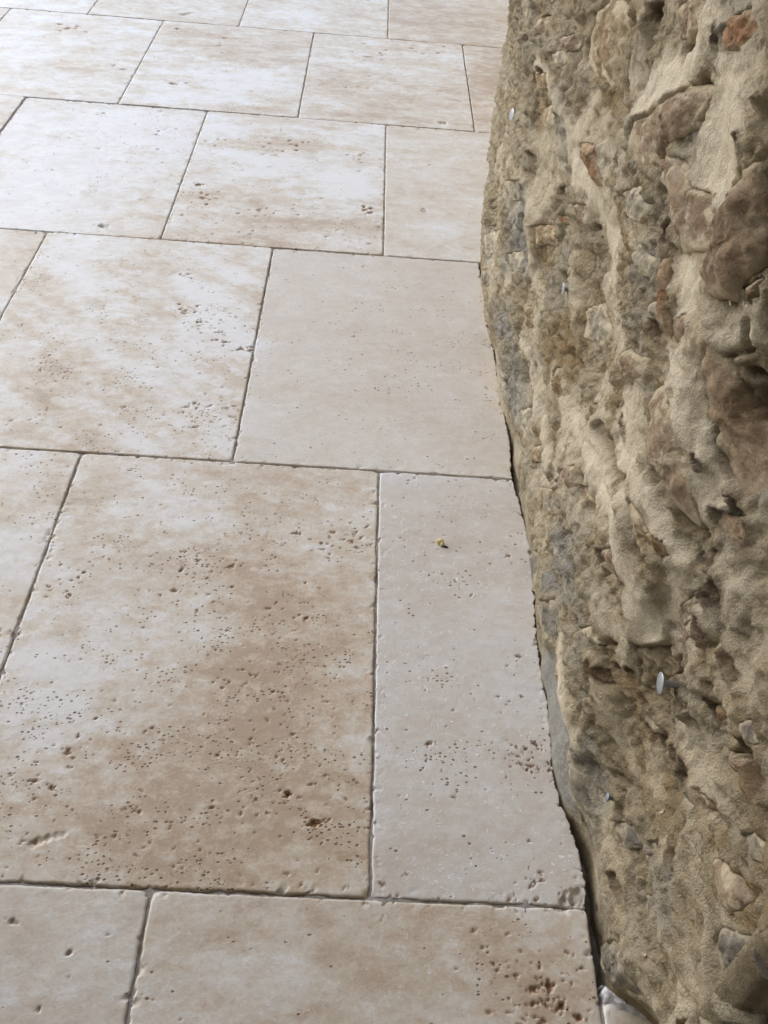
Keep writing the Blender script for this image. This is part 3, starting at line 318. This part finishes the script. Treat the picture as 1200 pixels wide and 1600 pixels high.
rng = np.random.default_rng(7)
PITS_A = PITS
def edge_clustered(w, res):
    e = np.array([0, .0007, .0017, .003, .0045, .0065, .009])
    n = max(2, int(round((w-.022)/res)))
    return np.concatenate((e, np.linspace(.0115, w-.0115, n), (w-e)[::-1]))
def make_tile(x0, x1, y0, y1, res, seed, mot=1., ang=None, bev=.0017, cut=None, flk=.15, spk=.12, grey=0., extra=0, tone=0., chip=None, ycut=None, vein=0.):
    j = .0015; x0 += j; x1 -= j; y0 += j; y1 -= j
    w = x1-x0; d = y1-y0
    us = edge_clustered(w, res)/w; vs = edge_clustered(d, res)
    if y0 < -.1 and y1 > .3 and res < .005:                        # only the far strip is near the camera's view
        vs = np.concatenate((np.array([0, .002, .006]), np.linspace(.02, .44, 14), vs[vs > .45]))
    ys = y0+vs
    U, Y = np.meshgrid(us, ys)
    if cut is not None:
        ex = edge_x(ys) if cut == 'edge' else np.full(len(ys), x1)
        ex = np.minimum(ex, x1)
        rx = ex + .0026*fbm(ys*95, ys*0+seed, 4, seed, .6) + .0009*fbm(ys*500, ys*0, 2, seed+3)
        X = x0 + U*(rx[:, None]-x0); DR = (1-U)*(rx[:, None]-x0)
    else:
        X = x0 + U*w; DR = x1-X
    DL = X-x0; DB = Y-y0; DT = y1-Y
    # wavy tumbled edges
    nz = lambda a, s: fbm(a*35, a*0+seed*.37, 3, s)*.0009 + fbm(a*170, a*0+seed, 2, s+1)*.0005
    X = X + nz(Y, seed)*np.exp(-DL/.006) + (0 if cut else 1)*nz(Y, seed+40)*np.exp(-DR/.006)
    Yj = Y + nz(X, seed+80)*np.exp(-DB/.006) + nz(X, seed+120)*np.exp(-DT/.006)
    bv = bev+.35*bev*fbm(X*40, Y*40, 2, seed+6)
    def prof(D): q = np.clip(1-D/bv, 0, 1); return q*q
    a = prof(DL); b = prof(DB); c = prof(DT); e = prof(DR)*(.30 if cut else 1)
    Z = -.48*bev*np.clip(np.sqrt(a*a+e*e+b*b+c*c), 0, 1.9)
    # tumbled corners
    for cx, cy in ((DL, DB), (DL, DT)) + (() if cut else ((DR, DB), (DR, DT))):
        Z = Z - .003*np.clip(1-np.hypot(cx, cy)/.008, 0, 1)**1.5
    # nibbles out of the edges
    nib = ss(fbm(X*75, Y*75, 4, seed+200, .6), .30, .48)*np.exp(-np.minimum(np.minimum(DL, DB), np.minimum(DT, DR))/.0035)
    Z = Z - .0034*nib
    Z = Z + .00035*fbm(X*9, Y*9, 3, seed+11) + .00016*fbm(X*60, Y*90, 3, seed+12)
    ang = .15*np.sin(seed*1.7) if ang is None else ang
    Xr = X+Y*ang; Yr = Y-X*ang
    tint = tone + .55*mot*fbm(Xr*4.2, Yr*9, 5, seed+21, .55) + vein*fbm(Xr*3, Yr*22, 4, seed+23)
    for tx, ty, tr, am in TINT:
        if x0-.05 < tx < x1+.05 and y0-.05 < ty < y1+.05:
            wx = X-tx + .8*tr*fbm(X*16, Y*24, 5, seed+31, .6); wy = Y-ty + .8*tr*fbm(X*16+9, Y*24, 5, seed+32, .6)
            tint = tint + am*1.2*np.exp(-(wx*wx/(1.3*tr*tr) + wy*wy/(1.6*tr*tr)))
    pit = np.zeros_like(X); spkm = np.full_like(X, spk) + .25*ss(fbm(X*12, Y*22, 3, seed+51), .1, .6)*spk*3
    plist = []
    for px, py, r, n, sz, st in PITS_A:
        if x0 < px < x1 and y0 < py < y1:
            for i in range(int(n*1.35) if n > 4 else n):
                k = 1.0 if n > 2 else .4
                plist.append((px+rng.normal()*r*.001*.6*k*1.25, py+rng.normal()*r*.001*.55*k*1.2, sz*.001*.5*(.24+1.25*rng.random()**2.6 + (.35 if i == 0 else 0)), st))
            if n >= 12: tint = tint - .45*st*np.exp(-((X-px)**2/1.6+(Y-py)**2)/(2*(r*.0008)**2))*(.6+.8*fbm(X*60, Y*60, 3, seed+71))
            if n > 10: spkm = spkm + .55*np.exp(-((X-px)**2+(Y-py)**2)/(2*(r*.0010)**2))
    for i in range(extra):
        plist.append((x0+rng.random()*w, y0+rng.random()*d, .0004+.0009*rng.random()**3, .4+.5*rng.random()))
    umean = us*w
    for px, py, r, st in plist:
        if r < res*.36: continue
        r = max(r, res*.55)
        el = 1+1.7*rng.random()**2; rx_, ry_ = r*el, r*(1.0 if y0 < 1.6 else 1.25); th = rng.normal()*.5
        i0, i1 = np.searchsorted(ys, (py-r*2.4, py+r*2.4))
        if i1-i0 < 1: continue
        rowx = X[min((i0+i1)//2, len(ys)-1)]
        j0, j1 = np.searchsorted(rowx, (px-r*el*1.6-.002, px+r*el*1.6+.002))
        if j1-j0 < 1: continue
        sx = X[i0:i1, j0:j1]-px; sy = Y[i0:i1, j0:j1]-py
        c_, s_ = math.cos(th), math.sin(th)
        rr = np.hypot((sx*c_+sy*s_)/rx_, (-sx*s_+sy*c_)/ry_)
        rr = rr*(1+.95*perlin(sx/r*.9+px*991, sy/r*.9+py*733, 5))
        pr = ss(rr, 1.05, .5)
        edged = min(px-x0, y1-py, py-y0, x1-px); Z[i0:i1, j0:j1] -= min(.0036 if edged > .024 else .0016, r*1.15)*pr
        pit[i0:i1, j0:j1] = np.maximum(pit[i0:i1, j0:j1], ss(rr, 1.25, .6)*st)
    if chip:
        for cx, cy, cr, cd in chip:
            rr = np.hypot(X-cx, Y-cy)/cr*(1+.5*fbm(X*90, Y*90, 3, seed+61))
            Z -= cd*ss(rr, 1.1, .5)*(1+.5*fbm(X*150, Y*150, 3, 9))
    # skirt
    pad = lambda A: np.pad(A, 1, mode='edge')
    cx_, cy_ = (x0+x1)/2, (y0+y1)/2
    XX, YY, ZZ = pad(X)-cx_, pad(Yj)-cy_, pad(Z)
    ZZ[0, :] = ZZ[-1, :] = -.018; ZZ[:, 0] = ZZ[:, -1] = -.018
    at = dict(tint=pad(tint), pit=pad(pit), spk=pad(spkm), flk=np.full(XX.shape, flk), seed=np.full(XX.shape, (seed*1.37) % 23), warm=np.full(XX.shape, grey), mot=np.full(XX.shape, mot))
    me = mesh_raw('tile', np.stack((XX, YY, ZZ), -1), grid_quads(*XX.shape), M_TILE, at)
    o = link(bpy.data.objects.new('tile', me), floor); o.location = (cx_, cy_, rng.normal()*.0004); o.rotation_euler = (rng.normal()*.0009, rng.normal()*.0012, 0)
    return o

# style per tile: (row, column) -> keyword overrides
STYLE = {
    (2, 0): dict(flk=.25, spk=.42, extra=170, tone=.08, res=.0015, bev=.0018, chip=[(-.2745, .4606, .004, .0016), (-.2686, .4655, .0045, .0018), (-.2615, .4685, .0045, .0016), (-.254, .4707, .004, .0012), (-.2480, .4722, .003, .001)]),
    (2, 1): dict(mot=.8, flk=.95, spk=.10, extra=60, grey=.45, tone=.05, res=.0015, chip=[(.247, .4295, .012, .004), (.236, .426, .007, .003)]),
    (2, -1): dict(spk=.30, extra=200, tone=.0, res=.002),
    (1, 0): dict(flk=.35, spk=.12, extra=25, tone=-.05, grey=.12, res=.0016, bev=.0021),
    (1, -1): dict(flk=.3, spk=.12, extra=40, tone=-.02, grey=.25, res=.0017, bev=.0021),
    (3, 0): dict(mot=.42, flk=.05, spk=.06, extra=15, tone=-.02, grey=.18, res=.0022, vein=.1),
    (3, -1): dict(ang=-.8, vein=.6, flk=.2, spk=.18, extra=120, tone=.12, res=.0019),
    (4, 0): dict(spk=.16, extra=90, tone=.1, res=.0026, vein=.7),
    (4, 1): dict(mot=.65, spk=.08, extra=20, tone=-.02, res=.0028),
    (4, -1): dict(spk=.08, extra=40, tone=.18, res=.003, vein=.3),
    (5, -1): dict(spk=.08, extra=40, tone=.05, res=.0036, vein=.5),
    (5, 0): dict(spk=.08, extra=40, tone=-.08, res=.0036, vein=.6),
    (5, -2): dict(spk=.08, extra=30, tone=.15, res=.005, vein=.5),
    (5, 1): dict(spk=.06, tone=-.5, res=.005, vein=.2),
    (6, 1): dict(spk=.06, tone=-.35, res=.006, vein=.3),
}
for r in range(len(ROWS)-1):
    off = OFFA if r % 2 == 0 else OFFB
    y0, y1 = ROWS[r], ROWS[r+1]
    for c in range(-5, 3):
        # column c: in A rows column 0 ends at OFFA, in B rows column 0 ends at OFFB+PW
        x1 = off + (c if r % 2 == 0 else c+1)*PW; x0 = x1-PW
        if r == 2 and c == 1: x1 = .30
        wmin = float(wall_x(np.array([max(y0, .36), y1])).max())
        if (r in (2, 3) and x0 > wmin-.02) or (r >= 4 and x0 > wmin+.02): continue
        if r < 2 and x0 > .7: continue
        kw = dict(res=.012 if (r < 1 or r > 6 or c < -3) else .0065, tone=.1*math.sin(r*3.1+c*1.7), spk=.08, vein=.3)
        kw.update(STYLE.get((r, c), {}))
        cut = None
        if r in (2, 3) and x1 > .2: cut = 'edge'
        if r == 4 and x1 > .25: cut = 'edge2'
        yy1 = y1
        if r == 1 and c == 1: yy1 = .338; kw['res'] = .003
        if r == 4 and c == 1: x1 = .305
        t = make_tile(x0, x1, y0, yy1, seed=100+r*17+c*3, cut=cut if cut != 'edge2' else None, **kw)

# ------------------------------------------------------------------ wall surface
Q0 = .27                                                           # the front face runs down to here, then the end turns away
ARC = np.array([(wall_x(np.array([.34]))[0], .27), (.2695, .261), (.280, .254), (.33, .250), (.45, .255), (.80, .28)])
AL = np.r_[0, np.cumsum(np.hypot(*np.diff(ARC, axis=0).T))]
_qq = np.concatenate((np.linspace(Q0-AL[-1], Q0, 200)[:-1], np.arange(Q0, 6.01, .01)))
_px = np.where(_qq < Q0, np.interp(Q0-_qq, AL, ARC[:, 0]), wall_x(np.maximum(_qq, .34)))
_py = np.where(_qq < Q0, np.interp(Q0-_qq, AL, ARC[:, 1]), _qq)
ker = np.exp(-np.linspace(-2, 2, 13)**2); ker /= ker.sum()
_sx = np.convolve(np.pad(_px, 6, mode='edge'), ker, 'valid'); _sy = np.convolve(np.pad(_py, 6, mode='edge'), ker, 'valid')
_tx = np.gradient(_sx, _qq); _ty = np.gradient(_sy, _qq); _l = np.hypot(_tx, _ty)+1e-9
_nx, _ny = -_ty/_l, _tx/_l
def wall_point(q, z, h):
    nx = np.interp(q, _qq, _nx); ny = np.interp(q, _qq, _ny)
    x = np.interp(q, _qq, _px); y = np.interp(q, _qq, _py)
    out_ = np.clip(-ny, 0, 1)**2; footx = (1-ss(z, .0, .11))*np.clip(.345-y, 0, .09)*1.4*(1-out_*.3)
    ledge = (1-ss(z+.012*fbm(q*20, z*20, 2, 55), .175, .215))*out_
    return np.stack((x+nx*h+footx, y+ny*h + .022*ledge - .016*ss(z+.012*fbm(q*30, z*8, 2, 57), .165, .225)*(1-ss(q, .27, .335)) + (1-ss(q, .275, .31))*(.012*fbm(z*16, q*6, 4, 58, .6)-.004), z), -1)

def poly_radial(poly):
    P = np.array(poly); c = P.mean(0)
    d = P-c; sc = np.array([1., 1.])
    ang = np.linspace(-math.pi, math.pi, 97); rad = np.zeros(97)
    for i, a in enumerate(ang):
        dx, dy = math.cos(a), math.sin(a); best = .002
        for k in range(len(P)):
            p1 = d[k]; p2 = d[(k+1) % len(P)]; e = p2-p1
            den = dx*e[1]-dy*e[0]
            if abs(den) < 1e-12: continue
            t = (p1[0]*e[1]-p1[1]*e[0])/den; u = (p1[0]*dy-p1[1]*dx)/den
            if t > 0 and -1e-6 <= u <= 1+1e-6: best = max(best, t)
        rad[i] = best
    return c, ang, rad
ST = [(kind, *poly_radial(poly), pr) for kind, poly, pr in STONES]
def seg_dist(q, z, L):
    best = np.full(q.shape, 9.)
    for (a, b), (c, d) in zip(L[:-1], L[1:]):
        vx, vy = c-a, d-b; l2 = vx*vx+vy*vy+1e-9
        t = np.clip(((q-a)*vx+(z-b)*vy)/l2, 0, 1)
        best = np.minimum(best, np.hypot(q-a-t*vx, z-b-t*vy))
    return best
def wall_height(q, z, with_stones=True):
    """outward relief in metres and colour masks at (along, height)"""
    wq = q + .018*fbm(q*9, z*13, 3, 301); wz = z + .010*fbm(q*9+40, z*13, 3, 302)
    lump = .016*fbm(q*4.0, z*7.0, 3, 310)
    f1, f2, cid = worley(wq*11, wz*22, 320)
    f1b, f2b, cidb = worley(wq*24+7, wz*46, 330)
    cellh = .0085*(1-np.clip(f1, 0, 1)**2)*(cid-.25) - .004*ss(f2-f1, .22, 0)
    cellb = .0032*(1-np.clip(f1b, 0, 1)**2)*(cidb-.3)
    smooth = ss(fbm(q*6+3, z*9, 4, 340), .0, .40)*.7
    mid = .0056*ridged(wq*15, wz*27, 4, 350) - .003
    fine = .0040*fbm(q*95, z*150, 4, 360, .65) + .0045*fbm(q*40, z*62, 3, 365)
    fine = fine + .0050*(ridged(q*48, z*72, 4, 366)-.25)
    pale = smooth*.8; stain = np.zeros(q.shape); grey = ss(fbm(q*5+9, z*8, 3, 370), .2, .6)*.7; ochre = ss(fbm(q*7+19, z*12, 3, 375), .22, .6)*.8; cem = np.zeros(q.shape)
    add = np.zeros(q.shape)
    for L, hw, ra, pa, stain_shade in STROKES:
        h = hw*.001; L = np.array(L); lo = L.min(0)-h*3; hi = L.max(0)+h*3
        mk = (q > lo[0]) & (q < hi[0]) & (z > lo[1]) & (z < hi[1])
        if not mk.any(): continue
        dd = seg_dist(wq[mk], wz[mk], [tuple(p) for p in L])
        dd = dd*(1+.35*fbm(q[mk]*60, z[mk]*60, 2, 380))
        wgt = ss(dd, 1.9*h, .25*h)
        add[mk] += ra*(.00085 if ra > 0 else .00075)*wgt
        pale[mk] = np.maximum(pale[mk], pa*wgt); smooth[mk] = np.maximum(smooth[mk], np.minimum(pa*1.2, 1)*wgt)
        stain[mk] = np.maximum(stain[mk], stain_shade*wgt); pale[mk] *= 1-stain_shade*wgt  # groove brown: stain, plus shading under a ridge put into the colour
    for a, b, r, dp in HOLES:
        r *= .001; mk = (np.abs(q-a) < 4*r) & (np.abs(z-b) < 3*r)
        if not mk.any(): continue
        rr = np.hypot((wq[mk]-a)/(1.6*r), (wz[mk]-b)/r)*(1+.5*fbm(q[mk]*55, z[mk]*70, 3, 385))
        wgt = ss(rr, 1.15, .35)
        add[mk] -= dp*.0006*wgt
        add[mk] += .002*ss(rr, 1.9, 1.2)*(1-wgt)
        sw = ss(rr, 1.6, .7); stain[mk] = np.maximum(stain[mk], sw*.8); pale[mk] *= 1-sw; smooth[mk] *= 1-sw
    for L, kind in PATCH:
        P = np.array(L); lo = P.min(0); hi = P.max(0); mk = (q > lo[0]-.03) & (q < hi[0]+.03) & (z > lo[1]-.03) & (z < hi[1]+.03)
        if not mk.any(): continue
        c, ang, rad = poly_radial(L)
        rr = np.hypot(wq[mk]-c[0], wz[mk]-c[1])/np.interp(np.arctan2(wz[mk]-c[1], wq[mk]-c[0]), ang, rad)
        w = ss(rr, 1.15, .8)
        if kind == 'cement': cem[mk] = np.maximum(cem[mk], w); smooth[mk] = np.maximum(smooth[mk], w); pale[mk] *= 1-w; stain[mk] *= 1-w
        elif kind == 'grey': grey[mk] = np.maximum(grey[mk], w)
        else: ochre[mk] = np.maximum(ochre[mk], w)
    f1c, _, cidc = worley(wq*34, wz*56, 333)
    tiny = ss(f1c, .30, .08)*(cidc > .80)*(1-.7*smooth); add -= .0055*tiny; stain = np.maximum(stain, .55*tiny)
    strata = 1-ss(q, .262, .285); add += strata*.020*(.45-np.mod(z*15+.9*fbm(q*9, z*9, 3, 391), 1.))
    base = lump + .6*cellh
    h = lump + cellh*(1-.6*smooth) + cellb*(1-.8*smooth) + mid*(1-.85*smooth) + fine*(1-.8*smooth) + add
    h = h*(1-cem) + cem*(-.004+.0012*fbm(q*40, z*60, 3, 390))
    if with_stones:
        for kind, c, ang, rad, pr in ST:
            R = rad.max()*1.3; mk = (np.abs(q-c[0]) < R) & (np.abs(z-c[1]) < R)
            if not mk.any(): continue
            rr = np.hypot(q[mk]-c[0], z[mk]-c[1])/np.interp(np.arctan2(z[mk]-c[1], q[mk]-c[0]), ang, rad)
            w = ss(rr, .97, .68); h[mk] += -.012*w + .0010*ss(rr, 1.35, 1.0)*(1-w)
            pale[mk] *= 1-.7*ss(rr, 1.12, .9)
    lim = .20*np.maximum(z, 0)+.0015
    lim = np.where(q < .45, np.maximum(lim, .03*(1-ss(q, .30, .45))), lim)
    h = np.where(h > 0, lim*np.tanh(h/lim), np.maximum(h, -.05))
    lowz = ss(z, .0, .035); h = h*(.25+.75*lowz)
    return h, base, dict(pale=pale, stain=stain, grey=grey, ochre=ochre, cement=cem, cell=np.clip(cid*1.4-.4, 0, 1))

qs = np.concatenate((spacing(Q0-AL[-1], Q0-.17, lambda t: .014), spacing(Q0-.165, .9, lambda t: .0023), spacing(.9023, 1.7, lambda t: .0042), spacing(1.705, 3.4, lambda t: .0085), spacing(3.42, 6.0, lambda t: .03)))
zs = np.concatenate((spacing(-.045, -.005, lambda t: .01), spacing(.0, .80, lambda t: .0024), spacing(.81, 2.2, lambda t: .022)))
Qg, Zg = np.meshgrid(qs, zs)
Hh, Hb, at = wall_height(Qg, Zg)
Pw = wall_point(Qg, Zg, Hh)
top = Pw[-1].copy(); back = top.copy(); back[:, 0] += np.where(qs < Q0, 0, .5); back[:, 1] += np.where(qs < Q0, .5*0, 0)
bot = back.copy(); bot[:, 2] = -.045
Pw = np.concatenate((Pw, back[None], bot[None]), 0)
at = {k: np.concatenate((v, v[-1:], v[-1:]), 0) for k, v in at.items()}
wall = bpy.data.objects.new('stone_wall', None); link(wall); wall.location = (.30, .35, 0)
wall['label'] = 'rough rubble stone wall smeared with sandy mortar beside the tiled floor'; wall['category'] = 'wall'
bpy.context.view_layer.update()
def wall_part(name, me):
    o = link(bpy.data.objects.new(name, me), wall); o.matrix_parent_inverse = wall.matrix_world.inverted(); return o
mort = wall_part('mortar', mesh_raw('mortar', Pw, grid_quads(*Pw.shape[:2])[:, ::-1], M_MORTAR, at))
mort['label'] = 'sandy mortar smeared over and between the stones'

# stones, each its own mesh set into the mortar
def make_stone(kind, c, ang, rad, pr, i):
    NR, NA = 18, 72
    R = rad.max()
    rr = np.linspace(0, 1, NR)[1:]**.8; aa = np.linspace(-math.pi, math.pi, NA, endpoint=False)
    RR, AA = np.meshgrid(rr, aa, indexing='ij')
    lim = np.interp(AA, ang, rad)
    lim = lim*(1+.10*fbm(np.cos(AA)*2.2+i, np.sin(AA)*2.2+i*.7, 3, 400+i))
    q = c[0]+RR*lim*np.cos(AA); z = c[1]+RR*lim*np.sin(AA)
    q = np.r_[c[0], q.ravel()]; z = np.r_[c[1], z.ravel()]; r = np.r_[0, RR.ravel()]
    _, hb, _ = wall_height(q, np.maximum(z, .001), False)
    hb = hb*.7 + .3*hb.mean()
    amp = min(1., R/.03)
    h = hb + (pr*.0009*min(1., R/.022)+.0025)*(1-r**2.6)*(.45 if kind in ('grey', 'slate') else 1.) - .013*ss(r, .93, 1.0) + amp*(.0045*ridged(q*28+i, z*44, 4, 410+i) + .0022*fbm(q*80, z*110, 4, 420+i)) - .002
    li = .24*np.maximum(z, 0)+.004; li = np.where(q < .45, .04, li); h = np.where(h > 0, li*np.tanh(h/li), h)
    z = np.maximum(z, -.02)
    P = wall_point(q, z, h)
    tri = [(0, 1+k, 1+(k+1) % NA) for k in range(NA)]
    idx = 1+np.arange((NR-1)*NA).reshape(NR-1, NA); nx = np.roll(idx, -1, 1)
    quads = np.stack((idx[:-1], idx[1:], nx[1:], nx[:-1]), -1).reshape(-1, 4)
    me = mesh_raw('stone', P, quads[:, ::-1], M_STONE[kind], dict(rim=r**3, seed=np.full(len(r), i*1.3)), tris=[t[::-1] for t in tri])
    return wall_part('stone', me)
for i, s in enumerate(ST): make_stone(*s, i)

# ------------------------------------------------------------------ nails
def surf(q, z):
    qa = np.array([q]); za = np.array([z]); h = wall_height(qa, za)[0]; P = wall_point(qa, za, h)[0]
    return Vector(P)
def lathe(prof, n=28):
    co = []; quads = []
    for r, x in prof:
        for k in range(n):
            a = 2*math.pi*k/n; co.append((r*math.cos(a), r*math.sin(a), x))
    for i in range(len(prof)-1):
        for k in range(n): quads.append((i*n+k, i*n+(k+1) % n, (i+1)*n+(k+1) % n, (i+1)*n+k))
    return co, quads
def nail(q, z, out, rh, rs, axis, label, mat=None, smat=None, sink=.02):
    P = surf(q, z); mat = mat or M_ZINC
    e = bpy.data.objects.new('nail', None); link(e)
    e.location = P; e.rotation_euler = Vector(axis).normalized().to_track_quat('Z', 'Y').to_euler()
    e['label'] = label; e['category'] = 'nail'; e['group'] = 'nails driven into the wall'
    hc, hq = lathe([(0.00001, out+.0016), (rh*.55, out+.0015), (rh*.93, out+.0011), (rh, out+.0006), (rh*.97, out), (rs*1.3, out-.0004), (.00001, out-.0005)])
    sc, sq = lathe([(.00001, out-.0003), (rs*1.35, out-.0004), (rs, out-.0025), (rs, -sink*.7), (.0002, -sink)])
    link(bpy.data.objects.new('head', mesh_raw('head', hc, hq, mat)), e)
    link(bpy.data.objects.new('shank', mesh_raw('shank', sc, sq, smat or mat)), e)
    return e
NL = ['shiny flat-headed galvanised nail sticking out beside the grooved olive stone', 'small blue-grey nail stub low on the wall near the floor gap',
      'white-headed nail with dark shank at the far left edge of the wall', 'nail with a thin white head seen edge on in a wall crevice']
nail(*NAILS[0], .0125, .0088, .0029, (-1, .05, 0), NL[0])
nail(*NAILS[1], .0055, .0042, .0018, (-1, .1, .15), NL[1], M_ZINCDULL)
nail(*NAILS[2], .013, .0095, .0026, (-1, -.22, .1), NL[2], M_ZINC, M_RUST)
nail(*NAILS[3], .003, .0075, .0024, (-1, 0, -.1), NL[3])

# ------------------------------------------------------------------ crumb on the cut tile
def blob(name, r, sq, seed, mat, n=14, amp=.35):
    th = np.linspace(0, math.pi, n); ph = np.linspace(0, 2*math.pi, 2*n+1)
    T, F = np.meshgrid(th, ph[:-1], indexing='ij')
    x, y, zz = np.sin(T)*np.cos(F), np.sin(T)*np.sin(F), np.cos(T)
    k = r*(1+amp*fbm(x*1.8+zz+seed, y*1.8-zz, 3, seed))
    co = np.stack((x*k*sq[0], y*k*sq[1], zz*k*sq[2]), -1)
    idx = np.arange(T.size).reshape(T.shape); nx = np.roll(idx, -1, 1)
    quads = np.stack((idx[:-1], idx[1:], nx[1:], nx[:-1]), -1).reshape(-1, 4)
    return mesh_raw(name, co, quads, mat)
cr = bpy.data.objects.new('foam_crumb', None); link(cr); cr.location = (*CRUMB, 0)
cr['label'] = 'tiny yellow crumb lying on the narrow cut tile'; cr['category'] = 'crumb'
for nm, dx, dy, rr, sq, sd_ in (('lump', -.001, .0015, .0042, (1.1, .9, .8), 3), ('lump', .001, -.002, .0030, (.8, 1.1, .9), 8)):
    o = link(bpy.data.objects.new(nm, blob(nm, rr, sq, sd_, M_CRUMB, amp=.3)), cr); o.location = (dx, dy, rr*.7)
o = link(bpy.data.objects.new('dark_flake', blob('dark_flake', .0026, (1.7, .5, .35), 21, M_CRUMBSHADE, 10)), cr); o.location = (.0052, -.0052, .0009); o.rotation_euler = (0, 0, -.2)  # flat dark sliver standing in for the crumb's cast shadow

# ------------------------------------------------------------------ plaster smear by the wall's near foot
pq = []; 
n_a, n_b = 26, 16
A_, B_ = np.meshgrid(np.linspace(0, 1, n_a), np.linspace(-1, 1, n_b), indexing='ij')
cxs = .2565+A_*.062; cys = .346-.012*A_-.010*np.sin(A_*2.4); wd = .0105*(1-.45*A_)*(1+.35*fbm(A_*6, B_*0, 2, 5))
PX = cxs+.002*fbm(A_*5, B_*3, 2, 7); PY = cys+B_*wd; PZ = -.006+.0105*(1-B_**2)+.0022*fbm(A_*9, B_*5, 3, 9)
edge = (np.abs(B_) > .98) | (A_ < .01) | (A_ > .99); PZ = np.where(edge, -.03, PZ)
me = mesh_raw('plaster_smear', np.stack((PX, PY, PZ), -1), grid_quads(n_a, n_b)[:, ::-1], M_WHITE)
o = link(bpy.data.objects.new('plaster_smear', me)); o['label'] = 'white plaster smear filling the gap at the foot of the wall end'; o['category'] = 'plaster'

# ------------------------------------------------------------------ little straw and wood chips caught on the wall
co = []; tris = []
rg = random.Random(4)
for i, (q, z) in enumerate(CHIPS):
    P = surf(q, z); L = rg.uniform(.0014, .0032)*(1 if q < 1 else 1.6); w = L*rg.uniform(.25, .5)
    a = Vector((-.25, rg.uniform(-1, 1), rg.uniform(-1, 1))).normalized(); b = Vector((-1, 0, .2)).cross(a).normalized()
    c = a.cross(b).normalized(); c = c if c.x < 0 else -c
    P = P+c*.0012; s = len(co)
    for u_, v_, t_ in ((-1, -.6, 0), (-.3, -1, .3), (1, -.3, .1), (.7, .8, .2), (-.6, .9, .1)): co.append(P+a*L*u_+b*w*v_+c*.001*t_)
    for u_, v_, t_ in ((-1, -.6, 0), (-.3, -1, .3), (1, -.3, .1), (.7, .8, .2), (-.6, .9, .1)): co.append(P+a*L*u_*.9+b*w*v_*.9+c*(.0012+.001*t_))
    tris += [(s+5, s+6, s+7), (s+5, s+7, s+8), (s+5, s+8, s+9), (s, s+2, s+1), (s, s+3, s+2), (s, s+4, s+3)]
    for k in range(5):
        n_ = (k+1) % 5; tris += [(s+k, s+n_, s+5+n_), (s+k, s+5+n_, s+5+k)]
ch = wall_part('wood_chips', mesh_raw('wood_chips', [tuple(v) for v in co], None, M_CHIP, smooth=False, tris=tris)); ch['kind'] = 'stuff'
